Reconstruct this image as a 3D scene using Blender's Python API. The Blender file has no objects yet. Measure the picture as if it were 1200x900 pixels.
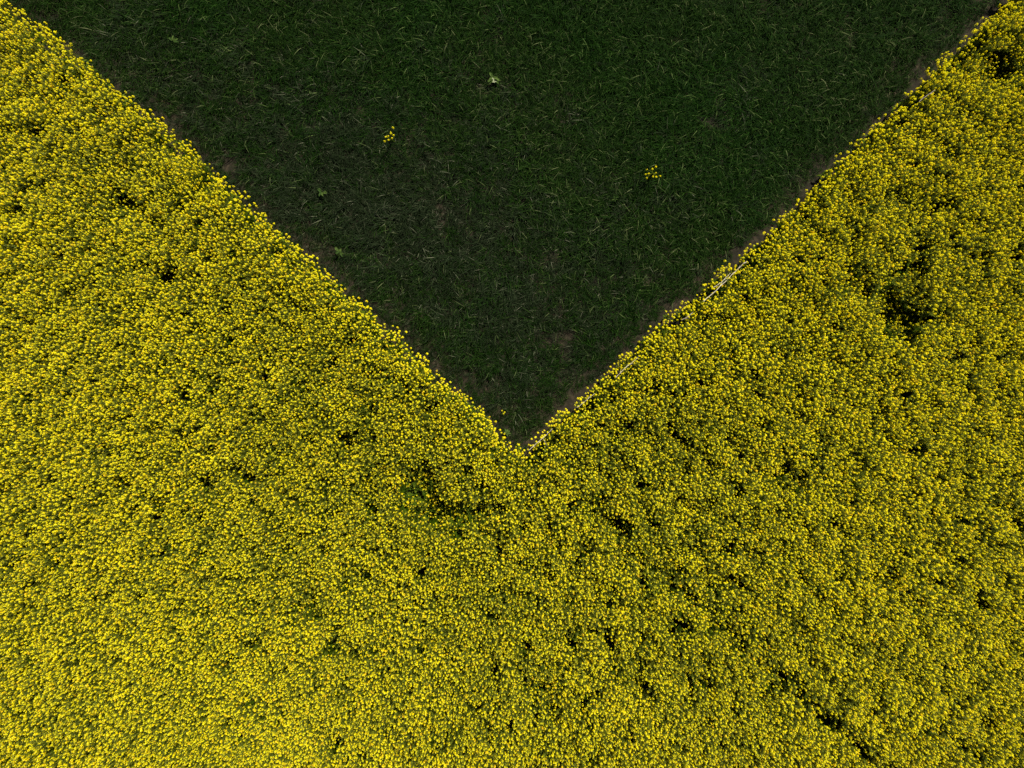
import bpy, math, random
import numpy as np
from mathutils import Vector, Matrix

S = bpy.context.scene
COL = S.collection
random.seed(7)
rng = np.random.default_rng(7)

# ------------------------------------------------------------------ camera, sky, sun, exposure
CAM_H = 14.0            # a drone straight above the field, looking down
LENS = 24.0
cam_data = bpy.data.cameras.new('camera')
cam_data.sensor_width = 36.0
cam_data.lens = LENS
cam_data.clip_start = 0.1
cam_data.clip_end = 6000
cam = bpy.data.objects.new('camera', cam_data)
cam.location = (0, 0, CAM_H)
cam.rotation_euler = (0, 0, 0)
COL.objects.link(cam)
S.camera = cam

SUN_EL = math.radians(51)
SUN_DIR = Vector((0.52, 0.85, 0)).normalized() * math.cos(SUN_EL) + Vector((0, 0, math.sin(SUN_EL)))
world = bpy.data.worlds.new("World")
S.world = world
world.use_nodes = True
wn = world.node_tree.nodes
bg = wn['Background']
sky = wn.new('ShaderNodeTexSky')
sky.sky_type = 'NISHITA'
sky.sun_disc = False
sky.sun_elevation = SUN_EL
sky.sun_rotation = math.atan2(SUN_DIR.x, SUN_DIR.y)
world.node_tree.links.new(sky.outputs[0], bg.inputs[0])
bg.inputs[1].default_value = 0.05
sun_data = bpy.data.lights.new('sun', 'SUN')
sun_data.energy = 5.0
sun_data.angle = math.radians(0.53)
sun_data.color = (1.0, 0.95, 0.86)
sun = bpy.data.objects.new('sun', sun_data)
sun.rotation_euler = SUN_DIR.to_track_quat('Z', 'Y').to_euler()
sun.location = (0, 0, 30)
COL.objects.link(sun)

S.view_settings.view_transform = 'Standard'
S.view_settings.look = 'None'
S.view_settings.gamma = 1
S.view_settings.use_curve_mapping = False
S.view_settings.exposure = 0.95
S.cycles.use_denoising = False
S.cycles.max_bounces = 5
S.cycles.diffuse_bounces = 3
S.cycles.transmission_bounces = 3
S.cycles.glossy_bounces = 2

# ------------------------------------------------------------------ helpers
PXM = 36.0 / LENS / 1200.0      # metres on a plane per photo pixel, per metre of distance

def at(px, py, z=0.0):
    k = PXM * (CAM_H - z)
    return Vector(((px - 600) * k, (450 - py) * k, z))

def vnoise(x, y, scale, seed):
    """smooth value noise, 0..1, for numpy arrays"""
    r = np.random.default_rng(seed)
    g = r.random((256, 256))
    u = x / scale + 80.3; v = y / scale + 91.7
    i = np.floor(u).astype(int); j = np.floor(v).astype(int)
    fu = u - i; fv = v - j
    fu = fu * fu * (3 - 2 * fu); fv = fv * fv * (3 - 2 * fv)
    i %= 255; j %= 255
    return (g[i, j] * (1 - fu) + g[i + 1, j] * fu) * (1 - fv) + (g[i, j + 1] * (1 - fu) + g[i + 1, j + 1] * fu) * fv

def tag(o, label=None, cat=None, group=None, kind=None):
    if label: o['label'] = label
    if cat: o['category'] = cat
    if group: o['group'] = group
    if kind: o['kind'] = kind
    return o

class MB:
    def __init__(self):
        self.v = []; self.f = []; self.m = []; self.t = []
    def face(self, pts, mat, tint):
        n = len(self.v)
        self.v.extend(pts)
        self.f.append(tuple(range(n, n + len(pts))))
        self.m.append(mat); self.t.append(tint)
    def tube(self, pts, radii, mat, tint, sides=5):
        n0 = len(self.v)
        for k, p in enumerate(pts):
            a = pts[max(0, k - 1)]; b = pts[min(len(pts) - 1, k + 1)]
            d = (b - a).normalized()
            s = d.cross(Vector((0, 0, 1)) if abs(d.z) < .9 else Vector((1, 0, 0))).normalized()
            t = d.cross(s)
            for q in range(sides):
                an = 2 * math.pi * q / sides
                self.v.append(p + (s * math.cos(an) + t * math.sin(an)) * radii[k])
        for k in range(len(pts) - 1):
            for q in range(sides):
                a = n0 + k * sides + q; b = n0 + k * sides + (q + 1) % sides
                self.f.append((a, b, b + sides, a + sides)); self.m.append(mat); self.t.append(tint)
        self.f.append(tuple(n0 + (len(pts) - 1) * sides + q for q in range(sides))); self.m.append(mat); self.t.append(tint)
    def mesh(self, name, mats):
        me = bpy.data.meshes.new(name)
        me.from_pydata([tuple(p) for p in self.v], [], self.f)
        for m in mats: me.materials.append(m)
        me.polygons.foreach_set('material_index', self.m)
        a = me.attributes.new('tint', 'FLOAT', 'FACE')
        a.data.foreach_set('value', self.t)
        me.update()
        return me

# ------------------------------------------------------------------ materials
def new_mat(name):
    m = bpy.data.materials.new(name); m.use_nodes = True
    nt = m.node_tree
    for n in list(nt.nodes): nt.nodes.remove(n)
    out = nt.nodes.new('ShaderNodeOutputMaterial')
    return m, nt, out

def ramp_node(nt, stops):
    r = nt.nodes.new('ShaderNodeValToRGB')
    e = r.color_ramp.elements
    while len(e) < len(stops): e.new(0.5)
    for k, (p, c) in enumerate(stops):
        e[k].position = p; e[k].color = (*c, 1)
    return r

def leafy(name, stops, trans=0.3, rough=0.5, spec=0.4, inst_var=0.25, pos_stops=None, pos_scale=0.25):
    """colour by the face's own tint plus a random value for each plant, part of the light passing through"""
    m, nt, out = new_mat(name)
    L = nt.links.new
    at_ = nt.nodes.new('ShaderNodeAttribute'); at_.attribute_name = 'tint'
    oi = nt.nodes.new('ShaderNodeObjectInfo')
    ma = nt.nodes.new('ShaderNodeMath'); ma.operation = 'MULTIPLY_ADD'
    L(oi.outputs['Random'], ma.inputs[0]); ma.inputs[1].default_value = inst_var; ma.inputs[2].default_value = -inst_var / 2
    ad = nt.nodes.new('ShaderNodeMath'); ad.operation = 'ADD'; ad.use_clamp = True
    L(at_.outputs['Fac'], ad.inputs[0]); L(ma.outputs[0], ad.inputs[1])
    r = ramp_node(nt, stops)
    L(ad.outputs[0], r.inputs[0])
    col = r.outputs[0]
    if pos_stops:
        geo = nt.nodes.new('ShaderNodeNewGeometry')
        no = nt.nodes.new('ShaderNodeTexNoise'); no.inputs['Scale'].default_value = pos_scale
        no.inputs['Detail'].default_value = 3
        L(geo.outputs['Position'], no.inputs['Vector'])
        r2 = ramp_node(nt, pos_stops)
        L(no.outputs[0], r2.inputs[0])
        mx = nt.nodes.new('ShaderNodeMix'); mx.data_type = 'RGBA'; mx.blend_type = 'MULTIPLY'
        mx.inputs['Factor'].default_value = 1
        L(col, mx.inputs['A']); L(r2.outputs[0], mx.inputs['B'])
        col = mx.outputs['Result']
    p = nt.nodes.new('ShaderNodeBsdfPrincipled')
    p.inputs['Roughness'].default_value = rough
    p.inputs['Specular IOR Level'].default_value = spec
    L(col, p.inputs['Base Color'])
    tr = nt.nodes.new('ShaderNodeBsdfTranslucent')
    L(col, tr.inputs[0])
    mix = nt.nodes.new('ShaderNodeMixShader'); mix.inputs[0].default_value = trans
    L(p.outputs[0], mix.inputs[1]); L(tr.outputs[0], mix.inputs[2])
    L(mix.outputs[0], out.inputs[0])
    return m

M_PETAL = leafy('rape_petals', [(0.0, (0.74, 0.69, 0.010)), (0.5, (0.82, 0.67, 0.002)), (0.85, (0.84, 0.59, 0.002)), (1.0, (0.80, 0.48, 0.010))], trans=0.32, rough=0.8, spec=0.02)
M_BUD = leafy('rape_buds', [(0.0, (0.40, 0.46, 0.08)), (1.0, (0.66, 0.66, 0.16))], trans=0.15, rough=0.5)
M_STEM = leafy('rape_stems', [(0.0, (0.042, 0.056, 0.003)), (1.0, (0.135, 0.15, 0.008))], trans=0.1, rough=0.6, spec=0.15)
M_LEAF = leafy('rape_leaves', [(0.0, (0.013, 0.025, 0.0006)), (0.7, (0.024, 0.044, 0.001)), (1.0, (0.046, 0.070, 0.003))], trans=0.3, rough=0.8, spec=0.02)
M_GRASS = leafy('grass_blades', [(0.0, (0.0026, 0.0085, 0.0008)), (0.5, (0.0072, 0.0230, 0.0014)), (0.75, (0.014, 0.036, 0.003)), (0.9, (0.028, 0.050, 0.009)), (1.0, (0.08, 0.10, 0.035))],
                trans=0.25, rough=0.7, spec=0.05, inst_var=0.2,
                pos_stops=[(0.36, (0.8, 1.0, 0.7)), (0.5, (1.0, 1.0, 1.0)), (0.64, (1.2, 1.1, 1.3))], pos_scale=0.28)
M_DRYGRASS = leafy('grass_blades_dry', [(0.0, (0.005, 0.010, 0.0025)), (0.5, (0.0115, 0.020, 0.006)), (0.75, (0.023, 0.033, 0.013)), (0.9, (0.046, 0.056, 0.027)), (1.0, (0.12, 0.125, 0.075))],
                   trans=0.22, rough=0.7, spec=0.06, inst_var=0.25)
M_WEED = leafy('weed_leaves', [(0.0, (0.02, 0.045, 0.008)), (1.0, (0.06, 0.095, 0.018))], trans=0.25, rough=0.7, spec=0.06)
M_STRAW = leafy('dry_straw', [(0.0, (0.12, 0.09, 0.06)), (1.0, (0.40, 0.35, 0.24))], trans=0.05, rough=0.6)
M_PALE = leafy('pale_petals', [(0.0, (0.26, 0.30, 0.14)), (1.0, (0.38, 0.40, 0.22))], trans=0.2, rough=0.6)

def soil_material():
    m, nt, out = new_mat('field_soil')
    L = nt.links.new
    geo = nt.nodes.new('ShaderNodeNewGeometry')
    n1 = nt.nodes.new('ShaderNodeTexNoise'); n1.inputs['Scale'].default_value = 9; n1.inputs['Detail'].default_value = 8; n1.inputs['Roughness'].default_value = 0.65
    n2 = nt.nodes.new('ShaderNodeTexNoise'); n2.inputs['Scale'].default_value = 0.6; n2.inputs['Detail'].default_value = 4
    for n in (n1, n2): L(geo.outputs['Position'], n.inputs['Vector'])
    r1 = ramp_node(nt, [(0.3, (0.010, 0.0085, 0.005)), (0.52, (0.018, 0.0145, 0.008)), (0.75, (0.05, 0.038, 0.023))])
    r2 = ramp_node(nt, [(0.35, (0.7, 0.72, 0.7)), (0.65, (1.1, 1.05, 1.0))])
    L(n1.outputs[0], r1.inputs[0]); L(n2.outputs[0], r2.inputs[0])
    mx = nt.nodes.new('ShaderNodeMix'); mx.data_type = 'RGBA'; mx.blend_type = 'MULTIPLY'; mx.inputs['Factor'].default_value = 1
    L(r1.outputs[0], mx.inputs['A']); L(r2.outputs[0], mx.inputs['B'])
    p = nt.nodes.new('ShaderNodeBsdfPrincipled'); p.inputs['Roughness'].default_value = 0.95
    p.inputs['Specular IOR Level'].default_value = 0.15
    L(mx.outputs['Result'], p.inputs['Base Color'])
    b = nt.nodes.new('ShaderNodeBump'); b.inputs['Strength'].default_value = 0.8; b.inputs['Distance'].default_value = 0.03
    L(n1.outputs[0], b.inputs['Height']); L(b.outputs[0], p.inputs['Normal'])
    L(p.outputs[0], out.inputs[0])
    return m
M_SOIL = soil_material()

# ------------------------------------------------------------------ where the crop ends and the grass begins
EDGE_Z = 1.05
left_px = [(-3, 2), (10, 10), (40, 29), (60, 47), (95, 77), (130, 106), (170, 135), (195, 157), (225, 184), (262, 220), (282, 238), (308, 262), (340, 288), (374, 315), (400, 342), (428, 366), (466, 402), (504, 436), (526, 453), (552, 475), (572, 499), (594, 520), (608, 532)]
right_px = [(620, 534), (636, 514), (658, 489), (686, 464), (710, 446), (736, 423), (767, 392), (793, 368), (809, 355), (833, 337), (853, 321), (873, 304), (895, 286), (922, 260), (948, 232), (975, 204), (1020, 162), (1060, 124), (1107, 77), (1150, 38), (1190, 0)]
poly = [at(x, y, EDGE_Z).xy for x, y in left_px + right_px]
d0 = (poly[0] - poly[5]).normalized(); d1 = (poly[-1] - poly[-6]).normalized()
poly = [poly[0] + d0 * 60] + poly + [poly[-1] + d1 * 60]
P = np.array([(p.x, p.y) for p in poly])

def edge_dist(x, y):
    """signed distance to the field edge: > 0 inside the rapeseed, < 0 inside the grass wedge"""
    best = np.full(x.shape, 1e9)
    for a, b in zip(P[:-1], P[1:]):
        ab = b - a; L2 = ab @ ab
        t = np.clip(((x - a[0]) * ab[0] + (y - a[1]) * ab[1]) / L2, 0, 1)
        d = np.hypot(x - a[0] - t * ab[0], y - a[1] - t * ab[1])
        best = np.minimum(best, d)
    # the wedge is above the polyline (it is a function of x)
    yl = np.interp(x, P[:, 0], P[:, 1])
    return np.where(y > yl, -best, best)

# thin spots and gaps in the crop: photo pixel, half sizes (px), turn (deg), strength
gaps = [(490, 574, 15, 27, -32, 1.3), (530, 603, 32, 11, 8, 1.3), (505, 612, 10, 8, 0, .8), (1058, 364, 20, 18, 0, 1.25), (1022, 335, 16, 10, -20, .8), (1068, 314, 13, 8, 0, .8),
        (1186, 72, 17, 20, 0, 1.0), (198, 325, 14, 9, 0, .8), (404, 522, 9, 11, 0, .85), (143, 232, 22, 9, -20, .6), (130, 185, 20, 9, -30, .45), (234, 572, 9, 7, 0, .8),
        (355, 715, 12, 10, 0, .85), (340, 690, 22, 6, 0, .4), (635, 822, 12, 17, 0, .85), (816, 798, 13, 8, 0, 1.0), (848, 688, 18, 8, 0, .85), (812, 702, 10, 8, 0, .75), (845, 643, 10, 6, 0, .8),
        (868, 748, 11, 8, 0, .8), (985, 850, 16, 7, -40, .75), (955, 832, 12, 6, -40, .5), (920, 555, 22, 12, 0, .55), (760, 668, 9, 8, 0, .8), (778, 650, 8, 8, 0, .6), (790, 632, 12, 8, 0, .5),
        (720, 610, 14, 7, -40, .5), (700, 592, 12, 6, -40, .5), (1150, 430, 10, 5, 0, .4), (1145, 300, 14, 8, 0, .45), (1180, 470, 9, 5, 0, .4), (290, 760, 14, 7, 0, .5), (110, 800, 10, 5, 0, .4),
        (460, 690, 12, 6, 0, .35), (695, 745, 9, 6, 0, .6), (1075, 700, 9, 6, 0, .45), (240, 300, 14, 7, 0, .4), (45, 505, 9, 6, 0, .4), (1020, 480, 9, 6, 0, .4), (730, 500, 12, 8, 0, .35),
        (980, 640, 12, 8, 0, .35), (60, 660, 10, 6, 0, .4), (1100, 560, 10, 5, 0, .35), (560, 780, 10, 5, 0, .35), (1005, 325, 8, 10, 0, .6), (620, 665, 12, 6, 0, .3), (430, 570, 14, 8, 0, .4), (395, 590, 10, 7, 0, .35)]

def gap_strength(x, y):
    g = np.zeros(x.shape)
    for px, py, a, b, turn, s in gaps:
        c = at(px, py, 1.05); k = PXM * (CAM_H - 1.05)
        th = math.radians(turn)
        dx = x - c.x; dy = y - c.y
        u = (dx * math.cos(th) + dy * math.sin(th)) / (a * k); v = (-dx * math.sin(th) + dy * math.cos(th)) / (b * k)
        r2 = u * u + v * v
        g = np.maximum(g, s * np.exp(-0.34 * r2 ** 1.4))
    # faint line where two sowing passes meet
    for (x0, y0), (x1, y1), s in [((630, 545), (700, 595), .3), ((700, 595), (800, 690), .42), ((800, 690), (1010, 880), .55), ((1010, 880), (1120, 985), .5)]:
        a = at(x0, y0, 1.05); b = at(x1, y1, 1.05)
        ab = np.array([b.x - a.x, b.y - a.y]); L2 = ab @ ab
        t = np.clip(((x - a.x) * ab[0] + (y - a.y) * ab[1]) / L2, 0, 1)
        d = np.hypot(x - a.x - t * ab[0], y - a.y - t * ab[1])
        g = np.maximum(g, s * np.exp(-(d / 0.11) ** 2))
    return g

# ------------------------------------------------------------------ ground
def build_ground():
    me = bpy.data.meshes.new('ground')
    # finer squares near the camera, one sheet out to the horizon
    xs = [-3000, -400, -60] + list(np.linspace(-24, 24, 161)) + [60, 400, 3000]
    ys = [-3000, -400, -60] + list(np.linspace(-24, 24, 161)) + [60, 400, 3000]
    X, Y = np.meshgrid(xs, ys)
    Z = (vnoise(X, Y, 0.7, 3) - .5) * 0.05 + (vnoise(X, Y, 0.3, 4) - .5) * 0.03
    Z[(abs(X) > 30) | (abs(Y) > 30)] = 0
    n = len(xs)
    verts = np.stack([X.ravel(), Y.ravel(), Z.ravel()], 1)
    faces = [(j * n + i, j * n + i + 1, (j + 1) * n + i + 1, (j + 1) * n + i) for j in range(n - 1) for i in range(n - 1)]
    me.from_pydata(verts.tolist(), [], faces)
    me.materials.append(M_SOIL)
    me.polygons.foreach_set('use_smooth', [True] * len(faces))
    o = bpy.data.objects.new('ground', me); COL.objects.link(o)
    tag(o, 'brown bare soil under the crop and the grass', kind='structure')
build_ground()

# ------------------------------------------------------------------ rapeseed pieces
def frame_of(n):
    n = n.normalized()
    u = n.cross(Vector((0, 0, 1)) if abs(n.z) < .9 else Vector((1, 0, 0))).normalized()
    return n, u, n.cross(u)

def flower(mb, c, n, s, tint, mat, R):
    """one four petalled flower, s = petal length"""
    n, u, v = frame_of(n)
    a0 = R.random() * 6.28
    for k in range(4):
        a = a0 + k * math.pi / 2
        d = u * math.cos(a) + v * math.sin(a); e = v * math.cos(a) - u * math.sin(a)
        up = R.uniform(.1, .45)
        mid = c + d * s * .62 + n * s * up * .6
        mb.face([c, mid + e * s * .40, c + d * s + n * s * up * .55, mid - e * s * .40], mat, tint)

def flower_head(mb, tip, axis, R, size=1.0, mats=(0, 1, 2), skip=.12):
    """a raceme: rings of open flowers under a knob of buds"""
    n, u, v = frame_of(axis)
    base_t = min(1, max(0, R.gauss(.36, .17)))
    if R.random() < .04: base_t = R.uniform(.75, .95)
    for ring, (h, r, cnt) in enumerate([(-.001, .009, 4), (-.015, .019, 5), (-.034, .025, 5), (-.060, .024, 4), (-.090, .020, 3)]):
        a0 = R.random() * 6
        for k in range(cnt):
            if R.random() < skip + .05 * ring: continue
            a = a0 + 6.283 * k / cnt + R.uniform(-.25, .25)
            d = u * math.cos(a) + v * math.sin(a)
            c = tip + n * (h + R.uniform(-.006, .006)) * size + d * r * size * R.uniform(.8, 1.15)
            nn = n * (1.0 - .16 * ring) + d * (.3 + .22 * ring)
            flower(mb, c, nn, .0115 * size * R.uniform(.85, 1.15), base_t + R.uniform(-.12, .12), mats[0], R)
    for k in range(5):
        a = R.random() * 6.28; rr = .006 * size * (k > 0)
        c = tip + n * (.006 * size) + (u * math.cos(a) + v * math.sin(a)) * rr
        q = .0042 * size
        for s1 in (1, -1):
            for d1, d2 in ((u, v), (v, -u), (-u, -v), (-v, u)):
                mb.face([c + n * q * 1.6 * s1, c + d1 * q, c + d2 * q], mats[1], R.random())

def stalk(mb, p0, p1, r0, r1, mat, R, bow=.05, tint=None):
    pts = []; b = Vector((R.uniform(-1, 1), R.uniform(-1, 1), 0)) * bow * (p1 - p0).length
    for k in range(5):
        t = k / 4
        pts.append(p0.lerp(p1, t) + b * math.sin(t * math.pi))
    mb.tube(pts, [r0 + (r1 - r0) * k / 4 for k in range(5)], mat, R.random() if tint is None else tint, sides=4)
    return pts

def leaf(mb, base, direction, length, width, mat, R, droop=.5):
    """a lobed leaf blade that arches and folds along its rib"""
    d = Vector((direction.x, direction.y, 0)).normalized(); s = Vector((-d.y, d.x, 0))
    t_ = R.random(); prev = None
    N = 5
    for k in range(N + 1):
        t = k / N
        c = base + d * length * (t - .12 * t * t) + Vector((0, 0, 1)) * length * (.45 * t - droop * 1.3 * t * t)
        w = width * (math.sin(math.pi * min(1, t * .92 + .06)) ** .8) * R.uniform(.75, 1.1)
        row = (c + s * w + Vector((0, 0, w * .35)), c, c - s * w + Vector((0, 0, w * .35)))
        if prev:
            mb.face([prev[0], prev[1], row[1], row[0]], mat, t_)
            mb.face([prev[1], prev[2], row[2], row[1]], mat, t_)
        prev = row

def plant_layout(R, height, spread, n):
    """where the racemes of one plant end, measured from its foot"""
    tips = []
    for k in range(n):
        a = 6.283 * (k + R.uniform(-.3, .3)) / n
        r = spread * math.sqrt(R.random()) if k else 0.02
        tips.append(Vector((r * math.cos(a), r * math.sin(a), height * R.uniform(.80, 1.0) - .3 * r)))
    return tips

def whole_plant(R, mb, bloom=1.0):
    H = R.uniform(1.1, 1.3)
    tips = plant_layout(R, H, .20, R.randint(16, 20) if bloom > .5 else R.randint(11, 13))
    for k in range(5 if bloom > .5 else 3):                  # lower side shoots, still in flower
        a = R.random() * 6.28; q = .22 * math.sqrt(R.random())
        tips.append(Vector((q * math.cos(a), q * math.sin(a), H * R.uniform(.6, .82))))
    top = Vector((R.uniform(-.03, .03), R.uniform(-.03, .03), H * .62))
    stalk(mb, Vector((0, 0, -.03)), top, .008, .006, 2, R)
    for t in tips:
        f = R.uniform(.35, .95)
        start = Vector((top.x * f, top.y * f, top.z * f))
        stalk(mb, start, t, .0045, .0025, 2, R)
        ax = (t - start).normalized() * .5 + Vector((0, 0, 1)) + Vector((R.uniform(-.2, .2), R.uniform(-.2, .2), 0))
        flower_head(mb, t, ax, R, size=R.choice([.38, .44, .51, .57, .68]), skip=.12 if bloom > .5 else .45)
        for k in range(9):                                   # young pods under the flowers
            h = R.uniform(.06, .24); a = R.random() * 6.28
            c = t.lerp(start, h / max(.25, (t - start).length))
            e = c + Vector((math.cos(a), math.sin(a), .9)).normalized() * .05
            sd = Vector((-math.sin(a), math.cos(a), 0)) * .003
            mb.face([c - sd, c + sd, e + sd * .6, e - sd * .6], 2, R.random())
    for k in range(10):
        a = R.random() * 6.28; z = R.uniform(.1, .7) * H
        big = 1.0 - .55 * z / H
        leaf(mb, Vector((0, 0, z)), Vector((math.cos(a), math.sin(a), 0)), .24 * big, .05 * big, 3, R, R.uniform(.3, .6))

M_LITLEAF = leafy('rape_leaves_lit', [(0.0, (0.024, 0.048, 0.002)), (1.0, (0.085, 0.12, 0.010))], trans=0.3, rough=0.75, spec=0.03)  # lighter leaf green with sunlight put into the colour; also brightens plants in gaps
RAPE_MATS = [M_PETAL, M_BUD, M_STEM, M_LEAF, M_LITLEAF]
EDGE_MATS = [M_PETAL, M_BUD, M_STEM, M_LITLEAF]
src = bpy.data.collections.new('rapeseed_sources')
def low_plant(R, mb):
    """a stunted leafy plant of the thin spots, with a few small heads"""
    H = R.uniform(.45, .7)
    for k in range(16):
        a = R.random() * 6.28
        leaf(mb, Vector((R.uniform(-.1, .1), R.uniform(-.1, .1), R.uniform(.1, .9) * H)), Vector((math.cos(a), math.sin(a), 0)), R.uniform(.08, .17), R.uniform(.014, .028), 4, R, R.uniform(.2, .5))
    for k in range(R.randint(5, 8)):
        t = Vector((R.uniform(-.16, .16), R.uniform(-.16, .16), H * R.uniform(.95, 1.5)))
        stalk(mb, Vector((0, 0, H * .3)), t, .005, .0025, 2, R)
        flower_head(mb, t, Vector((R.uniform(-.3, .3), R.uniform(-.3, .3), 1)), R, R.choice([.4, .5, .6]), skip=.4)
# 0..11 full bloom, 12..19 greener with fewer open flowers, 20..25 stunted (the names keep that order)
for k in range(26):
    mb = MB(); R_ = random.Random(100 + k)
    if k < 12: whole_plant(R_, mb)
    elif k < 20: whole_plant(R_, mb, .3)
    else: low_plant(R_, mb)
    src.objects.link(bpy.data.objects.new('rapeseed_plant_source_' + 'abcdefghijklmnopqrstuvwxyz'[k], mb.mesh('rapeseed_plant', RAPE_MATS)))

def scatter(name, pts, rots, scls, idx, coll, label, cat):
    me = bpy.data.meshes.new(name)
    me.from_pydata([tuple(p) for p in pts], [], [])
    me.attributes.new('rot', 'FLOAT_VECTOR', 'POINT').data.foreach_set('vector', np.asarray(rots, dtype=np.float32).ravel())
    me.attributes.new('scl', 'FLOAT_VECTOR', 'POINT').data.foreach_set('vector', np.asarray(scls, dtype=np.float32).ravel())
    me.attributes.new('idx', 'INT', 'POINT').data.foreach_set('value', np.asarray(idx, dtype=np.int32))
    o = bpy.data.objects.new(name, me); COL.objects.link(o)
    ng = bpy.data.node_groups.new(name, 'GeometryNodeTree')
    ng.interface.new_socket('Geometry', in_out='INPUT', socket_type='NodeSocketGeometry')
    ng.interface.new_socket('Geometry', in_out='OUTPUT', socket_type='NodeSocketGeometry')
    N = ng.nodes.new; L = ng.links.new
    gi = N('NodeGroupInput'); go = N('NodeGroupOutput')
    iop = N('GeometryNodeInstanceOnPoints')
    ci = N('GeometryNodeCollectionInfo')
    ci.inputs['Collection'].default_value = coll
    ci.inputs['Separate Children'].default_value = True
    ci.inputs['Reset Children'].default_value = True
    def attr(n, typ):
        a = N('GeometryNodeInputNamedAttribute'); a.data_type = typ; a.inputs['Name'].default_value = n
        return a.outputs['Attribute']
    L(gi.outputs[0], iop.inputs['Points']); L(ci.outputs[0], iop.inputs['Instance'])
    iop.inputs['Pick Instance'].default_value = True
    L(attr('idx', 'INT'), iop.inputs['Instance Index'])
    e2r = N('FunctionNodeEulerToRotation')
    L(attr('rot', 'FLOAT_VECTOR'), e2r.inputs[0]); L(e2r.outputs[0], iop.inputs['Rotation'])
    L(attr('scl', 'FLOAT_VECTOR'), iop.inputs['Scale'])
    L(iop.outputs[0], go.inputs[0])
    md = o.modifiers.new('scatter', 'NODES'); md.node_group = ng
    tag(o, label, cat, kind='stuff')
    return o

def jgrid(x0, x1, y0, y1, step):
    gx = np.arange(x0, x1, step); gy = np.arange(y0, y1, step)
    X, Y = np.meshgrid(gx, gy)
    X = X.ravel() + rng.uniform(-.48, .48, X.size) * step; Y = Y.ravel() + rng.uniform(-.48, .48, Y.size) * step
    return X, Y

# ------------------------------------------------------------------ the rapeseed crop
X, Y = jgrid(-21, 21, -19, 20, 0.165)
D = edge_dist(X, Y)
in_frame = (np.abs(X) < 10.6) & (Y < 7.6)
keep = D > np.where(in_frame, 0.17, 0.03)
X, Y, D = X[keep], Y[keep], D[keep]
G = gap_strength(X, Y) * (.65 + .7 * vnoise(X, Y, .22, 31))
V = .55 * vnoise(X, Y, 0.9, 11) + .45 * vnoise(X, Y, 0.35, 12)
thin = np.clip((vnoise(X, Y, 2.6, 15) - .45) * 1.2, 0, 1) * .25
keep = rng.random(X.size) > np.clip(np.clip(.2 - V, 0, 1) * 1.2 + thin * .2, 0, .2)
# the narrow open line where two sowing passes meet
for (x0, y0), (x1, y1), p_ in [((680, 585), (800, 690), .65), ((800, 690), (1010, 880), .95), ((1010, 880), (1120, 985), .75)]:
    a = at(x0, y0, 1.05); b = at(x1, y1, 1.05); ab = b - a
    t = ((X - a.x) * ab.x + (Y - a.y) * ab.y) / ab.length_squared
    d = np.abs((X - a.x) * ab.y - (Y - a.y) * ab.x) / ab.length
    keep &= ~((t > 0) & (t < 1) & (d < .10) & (rng.random(X.size) < p_))
X, Y, D, G, V = X[keep], Y[keep], D[keep], G[keep], V[keep]
# how much of the crop is past or before full bloom: broad soft patches
B = .04 + .34 * np.exp(-((X / 5.5) ** 2 + ((Y + 2) / 4.0) ** 2)) + .8 * np.clip(vnoise(X, Y, 1.5, 41) - .55, 0, 1) + .5 * np.clip(vnoise(X, Y, .5, 42) - .6, 0, 1)
for px, py, a_, b_, s_ in [(340, 420, 130, 90, .4), (500, 590, 120, 60, .5), (780, 560, 130, 80, .45), (830, 690, 110, 60, .45), (330, 690, 90, 50, .4), (130, 200, 80, 50, .4), (1040, 340, 90, 60, .4),
                           (620, 760, 120, 80, .3), (900, 820, 120, 60, .3), (720, 500, 80, 50, .35), (450, 500, 80, 60, .3), (1150, 90, 50, 50, .3), (260, 560, 70, 60, .2)]:
    c = at(px, py, 1.05); k_ = PXM * (CAM_H - 1.05)
    B += s_ * np.exp(-(((X - c.x) / (a_ * k_)) ** 2 + ((Y - c.y) / (b_ * k_)) ** 2))
B *= np.clip(.35 + D * .6, 0, 1)                # fewer of the greener plants towards the field edge
B = np.clip(B, 0, .85)
u = rng.random(X.size)
idx = np.where(u < B, rng.integers(12, 20, X.size), rng.integers(0, 12, X.size))
low = rng.random(X.size) < np.clip((G - .2) * 2.1, 0, 1)
idx = np.where(low, rng.integers(20, 26, X.size), idx)
hs = .86 + .20 * V + rng.uniform(-.07, .07, X.size)
# stunted plants growing between the others everywhere
X2, Y2 = jgrid(-21, 21, -19, 20, 0.17)
D2 = edge_dist(X2, Y2)
k2 = (D2 > .2) & (rng.random(X2.size) < .28 + .9 * np.clip(gap_strength(X2, Y2) - .15, 0, .5) - 1.1 * np.clip(gap_strength(X2, Y2) - .75, 0, .5))
X2, Y2 = X2[k2], Y2[k2]
G2 = gap_strength(X2, Y2)
X = np.append(X, X2); Y = np.append(Y, Y2); G = np.append(G, G2)
idx = np.append(idx, rng.integers(20, 26, X2.size)); low = np.append(low, np.ones(X2.size, bool))
hs = np.append(hs, rng.uniform(.85, 1.25, X2.size))
hs *= np.where(low, 1 - .34 * np.clip(G, 0, 1), 1 - .25 * np.clip(G * 1.2, 0, 1))
lean = rng.normal(0, .07, (X.size, 2)) + np.column_stack([vnoise(X, Y, 1.1, 51) - .5, vnoise(X, Y, 1.1, 52) - .5]) * .22
rots = np.column_stack([lean[:, 0], lean[:, 1], rng.uniform(0, 6.283, X.size)])
wid = rng.uniform(.88, 1.12, X.size)
scls = np.column_stack([wid, wid, hs])
scatter('rapeseed_crop', np.column_stack([X, Y, np.zeros(X.size)]), rots, scls, idx, src,
        'dense yellow flowering rapeseed crop filling the field around the dark grass wedge', 'rapeseed')
N_CROP = X.size

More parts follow.
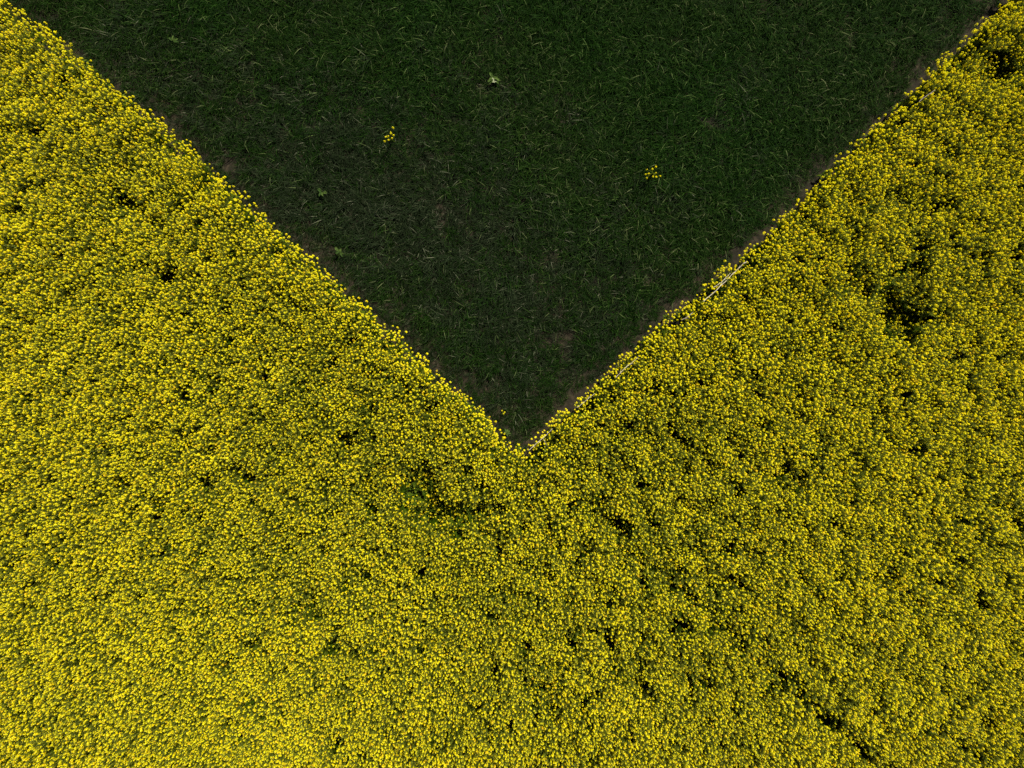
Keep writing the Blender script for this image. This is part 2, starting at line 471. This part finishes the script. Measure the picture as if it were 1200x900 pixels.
# ------------------------------------------------------------------ the grass wedge
def tuft(R, mb, tall=1.0):
    lay = 0.0                                   # blades of a tuft lean much the same way
    for k in range(23):
        a = R.random() * 6.283; r = .10 * math.sqrt(R.random())
        p = Vector((r * math.cos(a), r * math.sin(a), -.01))
        out = R.gauss(lay, 1.1)
        d = Vector((math.cos(out), math.sin(out), 0))
        L_ = R.uniform(.15, .36) * tall; w = R.uniform(.003, .006)
        bend = R.uniform(.6, 2.5); ang = R.uniform(.05, .5)
        side = Vector((-d.y, d.x, 0)); twist = R.uniform(-.6, .6)
        t_ = min(1, max(0, R.gauss(.43, .24)))
        if R.random() < .035: t_ = R.uniform(.88, 1.02)
        prev = None; N = 5
        for j in range(N + 1):
            t = j / N
            if j:
                th = ang + bend * (t - .5 / N)
                dd = (d + side * twist * t).normalized()
                p = p + (dd * math.sin(th) + Vector((0, 0, math.cos(th)))) * (L_ / N)
            ww = w * (1 - t ** 2 * .9) * (.7 + .6 * min(1, t * 3))
            if j == N: row = (p,)
            else: row = (p + side * ww, p - side * ww)
            if prev:
                mb.face([prev[0], prev[1]] + ([row[1], row[0]] if len(row) == 2 else [row[0]]), 0, t_)
            prev = row

gsrc = bpy.data.collections.new('grass_sources')
for k in range(20):        # 0..11 green, 12..19 drier
    mb = MB(); tuft(random.Random(300 + k), mb)
    gsrc.objects.link(bpy.data.objects.new('grass_tuft_source_' + 'abcdefghijklmnopqrst'[k], mb.mesh('grass_tuft', [M_GRASS if k < 12 else M_DRYGRASS])))
X, Y = jgrid(-19, 19, -2, 20, 0.105)
D = edge_dist(X, Y)
marg = -.16 + .13 * (X > 0) + .18 * vnoise(X, Y, .7, 21) ** 1.5 + .1 * rng.random(X.size)
dens = .55 * vnoise(X, Y, 1.6, 22) + .45 * vnoise(X, Y, .4, 23)
keep = (D < -marg) & (rng.random(X.size) < np.clip(.6 + 1.0 * dens, 0, 1))
X, Y, D, dens = X[keep], Y[keep], D[keep], dens[keep]
sc = (.65 + .55 * dens + .12 * np.clip(Y / 8, -.5, 1)) * rng.uniform(.8, 1.2, X.size)
sc *= np.clip(.6 + (-D - .2) * .8, .6, 1)
dirn = 9 * vnoise(X, Y, .9, 61) + rng.normal(0, .9, X.size)
rots = np.column_stack([rng.normal(0, .12, X.size), rng.normal(0, .12, X.size), dirn])
dry = .04 + .6 * np.clip(vnoise(X, Y, 1.1, 62) - .5, 0, 1)
for px, py, a_, b_, s_ in [(540, 300, 150, 110, .5), (360, 190, 150, 90, .6), (600, 430, 80, 90, .45), (200, 100, 90, 60, .35), (700, 380, 60, 60, .2), (450, 250, 120, 80, .3)]:
    c = at(px, py, .15); k_ = PXM * (CAM_H - .15)
    dry += s_ * np.exp(-(((X - c.x) / (a_ * k_)) ** 2 + ((Y - c.y) / (b_ * k_)) ** 2))
gi_ = np.where(rng.random(X.size) < np.clip(dry, 0, .9), rng.integers(12, 20, X.size), rng.integers(0, 12, X.size))
scatter('grass', np.column_stack([X, Y, np.zeros(X.size)]), rots, np.column_stack([sc, sc, sc]), gi_, gsrc,
        'short dark green grass filling the wedge between the yellow crop edges', 'grass')
print('instances', N_CROP, X.size)

# ------------------------------------------------------------------ single rapeseed plants (things with parts)
def part(name, mesh, root, loc=(0, 0, 0)):
    o = bpy.data.objects.new(name, mesh); COL.objects.link(o); o.parent = root; o.location = loc
    return o

head_meshes = []
for k in range(10):
    mb = MB(); R = random.Random(500 + k)
    flower_head(mb, Vector((0, 0, 0)), Vector((R.uniform(-.3, .3), R.uniform(-.3, .3), 1)), R, 1.0)
    head_meshes.append(mb.mesh('flower_head', RAPE_MATS))

def single_plant(seed, H=1.15, n=5, spread=.13, lean=Vector((0, 0, 0)), tips=None, leaves=8, head=1.0):
    R = random.Random(seed)
    root = bpy.data.objects.new('rapeseed_plant', None)
    root.empty_display_size = .1
    COL.objects.link(root)
    sm = MB(); lm = MB()
    if tips is None:
        tips = [t + lean * (t.z / H) ** 1.5 for t in plant_layout(R, H, spread, n)]
    mean = sum(tips, Vector()) / len(tips)
    top = Vector((mean.x * .5, mean.y * .5, mean.z * .6))
    stalk(sm, Vector((0, 0, -.03)), top, .008, .006, 2, R)
    for t in tips:
        f = R.uniform(.5, .98)
        start = top * f
        stalk(sm, start, t, .0042, .0024, 2, R, tint=R.uniform(.5, 1))
        h = part('flower_head', R.choice(head_meshes), root, t - Vector((0, 0, .002)))
        s = R.uniform(.5, .8) * head
        h.scale = (s, s, s); h.rotation_euler = (R.uniform(-.2, .2), R.uniform(-.2, .2), R.random() * 6)
    for k in range(leaves):
        a = R.random() * 6.28; f = R.uniform(.2, .95)
        big = 1 - .5 * f
        leaf(lm, top * f, Vector((math.cos(a), math.sin(a), 0)), .15 * big * min(1, H), .025 * big * min(1, H), 3, R, R.uniform(.3, .6))
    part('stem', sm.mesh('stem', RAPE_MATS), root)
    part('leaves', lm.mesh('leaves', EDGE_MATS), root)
    return root

def copy_tree(o, parent=None):
    c = o.copy(); COL.objects.link(c)
    if parent: c.parent = parent
    for ch in list(o.children): copy_tree(ch, c)
    return c

# outer row along the edge of the crop: prototypes leaning towards +Y, turned to face the grass
protos = []
for k in range(10):
    R = random.Random(900 + k)
    H = R.uniform(.9, 1.15); ln = R.uniform(.02, .26)
    protos.append((single_plant(900 + k, H, R.choice([8, 9]), .16, Vector((0, ln, -.05 * ln))), ln, H))
used = set()
GROUP = 'rapeseed plants in the outer row beside the grass'
def along(points, step):
    segs = list(zip(points[:-1], points[1:])); out = []; carry = 0
    for a, b in segs:
        L_ = (b - a).length; t = carry
        while t < L_:
            out.append((a.lerp(b, t / L_), (b - a).normalized())); t += step
        carry = t - L_
    return out
pl = [at(x, y, EDGE_Z).xy for x, y in [(-40, -22)] + left_px]
pr = [at(x, y, EDGE_Z).xy for x, y in right_px + [(1235, -38)]]
rows = [('left', along([pl[0]] + pl[1:] + [pr[0]], 0.117)), ('right', along(pr, 0.117))]
Re = random.Random(42)
for side, spots in rows:
    n = len(spots)
    for i, (p, d) in enumerate(spots):
        inward = Vector((-d.y, d.x))                # points into the grass
        k = Re.randrange(len(protos)); proto, ln, H = protos[k]
        if k in used: o = copy_tree(proto)
        else: o = proto; used.add(k)
        wob = .035 * math.sin(i * .37 + (2 if side == 'left' else 0)) * math.sin(i * .11) + Re.gauss(0, .04)
        q = p - inward * (.05 + ln * .6) + inward * wob
        o.location = (q.x, q.y, 0)
        o.rotation_euler = (0, 0, math.atan2(inward.y, inward.x) - math.pi / 2 + Re.uniform(-.6, .6))
        s = Re.uniform(.88, 1.06); o.scale = (s, s, s)
        f = i / n if side == 'left' else 1 - i / n   # 0 at the frame corner, 1 at the tip
        where = ('beside the top %s corner' % side if f < .2 else 'on the upper %s edge of the wedge' % side if f < .45 else
                 'half way down the %s edge of the wedge' % side if f < .7 else 'on the lower %s edge of the wedge' % side if f < .93 else
                 'at the bottom tip of the wedge, %s side' % side)
        form = 'flowering rapeseed plant leaning out over soil' if ln > .14 else 'upright flowering rapeseed plant in outer row'
        tag(o, form + ' ' + where, 'rapeseed plant', GROUP)

# two small flowering plants standing in the grass, their flower heads where the photo shows them
def lone(foot_px, heads_px, z, label, seed, head):
    hs = [at(x, y, z + random.Random(int(x * 7 + y)).uniform(-.05, .05)) for x, y in heads_px]
    f = at(*foot_px, 0)
    root = single_plant(seed, z, tips=[h - f for h in hs], leaves=7, head=head)
    root.location = f
    tag(root, label, 'rapeseed plant', 'stray rapeseed plants in the grass')
lone((461, 166), [(451.3, 160.3), (452.4, 159.6), (455, 159.3), (457.7, 154.7), (457.4, 156.0), (455, 164), (450, 165), (460.3, 148.7), (459.5, 161.2), (461, 158)], .55,
     'small stray yellow plant with clustered flowers left of centre in the dark grass', 61, .9)
lone((765, 204), [(758.5, 198.5), (765, 197.5), (769, 195), (769, 202), (760.5, 203), (758.4, 207.8), (765.5, 206.5), (769.5, 207.4), (774, 206), (757, 204)], .55,
     'small stray yellow plant with loose spread flowers right of centre in the dark grass', 62, .85)
lone((589.5, 486), [(588, 481), (590, 485), (591.5, 483)], .4, 'small sparse rapeseed seedling in the grass just above the wedge tip', 63, .8)

# pale weeds in the grass
def weed(px, py, r, label, seed, pale=0, tint_leaf=0):
    R = random.Random(seed)
    root = bpy.data.objects.new('weed', None); COL.objects.link(root)
    root.location = at(px, py, .12).xy.to_3d() ; root.empty_display_size = .1
    mb = MB()
    for k in range(R.randint(11, 15)):
        a = R.random() * 6.283
        leaf(mb, Vector((0, 0, R.uniform(.03, .22))), Vector((math.cos(a), math.sin(a), 0)), r * R.uniform(.6, 1.1), r * .16, 0, R, R.uniform(.2, .45))
    part('leaves', mb.mesh('leaves', [M_WEED]), root)
    sm = MB(); stalk(sm, Vector((0, 0, -.02)), Vector((0, 0, .26)), .005, .003, 0, R)
    part('stem', sm.mesh('stem', [M_WEED]), root)
    for k in range(pale):
        fm = MB(); a = R.random() * 6.28
        c = Vector((math.cos(a) * .05 * k, math.sin(a) * .05 * k - .06, .27))
        for q in range(7):
            flower(fm, Vector((R.gauss(0, .012), R.gauss(0, .012), R.gauss(0, .006))), Vector((R.gauss(0, .4), R.gauss(0, .4), 1)), .014, R.random(), 0, R)
        part('blossom', fm.mesh('blossom', [M_PALE]), root, c)
    tag(root, label, 'weed', 'leafy weeds in the grass')
weed(578, 93, .17, 'light green weed with a pale blossom in the upper middle grass', 1, pale=2)
weed(378, 226, .13, 'flat rosette weed nearest the left crop edge, lighter than the grass', 2)
weed(399, 296, .15, 'broad pale rosette weed just below the other left side rosette', 3)
weed(720, 234, .10, 'tiny light green weed below the right hand yellow plant', 4)
weed(204, 50, .13, 'yellowish green weed high in the left arm of the grass', 5)
weed(594, 507, .11, 'bright green weed in the grass right above the wedge tip', 6)

# dry stalks caught on the crop edge
def straw(pts_px, z, rad, tint, label, branch=None, seed=1):
    R = random.Random(seed)
    base = at(*pts_px[0], z)
    pts = [at(x, y, z + .02 * math.sin(k * 2.1)) - base for k, (x, y) in enumerate(pts_px)]
    fine = []
    for a, b in zip(pts[:-1], pts[1:]):
        for k in range(4): fine.append(a.lerp(b, k / 4) + Vector((R.gauss(0, .003), R.gauss(0, .003), R.gauss(0, .003))))
    fine.append(pts[-1])
    mb = MB(); mb.tube(fine, [rad * (1 - .5 * k / len(fine)) for k in range(len(fine))], 0, tint, 6)
    for k in range(2, len(fine) - 1, 3):              # nodes with a stub of leaf sheath
        dr = (fine[k + 1] - fine[k]).normalized()
        mb.tube([fine[k] - dr * .006, fine[k], fine[k] + dr * .006], [rad * .9, rad * 1.35, rad * .9], 0, tint * .7, 6)
        e = fine[k] + dr * .07 + Vector((R.uniform(-.04, .04), R.uniform(-.04, .04), .01)); w = Vector((-dr.y, dr.x, 0)) * rad * .8
        mb.face([fine[k] - w, fine[k] + w, e], 0, tint)
    me = mb.mesh('dry_stalk', [M_STRAW])
    o = bpy.data.objects.new('dry_stalk', me); COL.objects.link(o); o.location = base
    if branch:
        bb = MB(); b0 = at(*branch[0], z) - base; b1 = at(*branch[1], z - .05) - base
        bb.tube([b0, b0.lerp(b1, .5), b1], [rad * .7, rad * .6, rad * .4], 0, tint, 6)
        part('twig', bb.mesh('twig', [M_STRAW]), o)
    tag(o, label, 'dry stalk', 'dry stalks along the crop edge')
straw([(619.5, 528), (628, 520), (636.5, 513), (648, 502)], 1.04, .006, .9, 'short pale forked stalk lying at the very tip of the wedge', [(636.5, 513.5), (641, 523)], 1)
straw([(824, 353), (840, 340), (857, 323), (868, 312), (875, 306)], 1.05, .008, .85, 'longest bright straw stalk bowed along the middle of the right crop edge', None, 2)
straw([(836, 337), (845, 331), (856, 320)], 1.08, .007, .75, 'thin pale stalk lying alongside the longest straw stalk', None, 3)
straw([(799, 375), (806, 371), (812, 366)], 1.1, .008, .25, 'short dark brown stalk on the right crop edge below the longest straw', None, 4)
straw([(722, 442), (731, 433), (738, 427), (748, 418)], 1.08, .007, .6, 'greyish stalk on the right crop edge between the dark stalk and wedge tip', None, 5)
straw([(1077, 119), (1086, 112), (1096, 105.5)], 1.14, .009, .1, 'dark twig like stalk on the upper right crop edge', None, 6)
straw([(676, 478), (686, 470), (697, 461)], 1.06, .006, .7, 'thin pale stalk on the right crop edge nearest the forked stalk', None, 8)
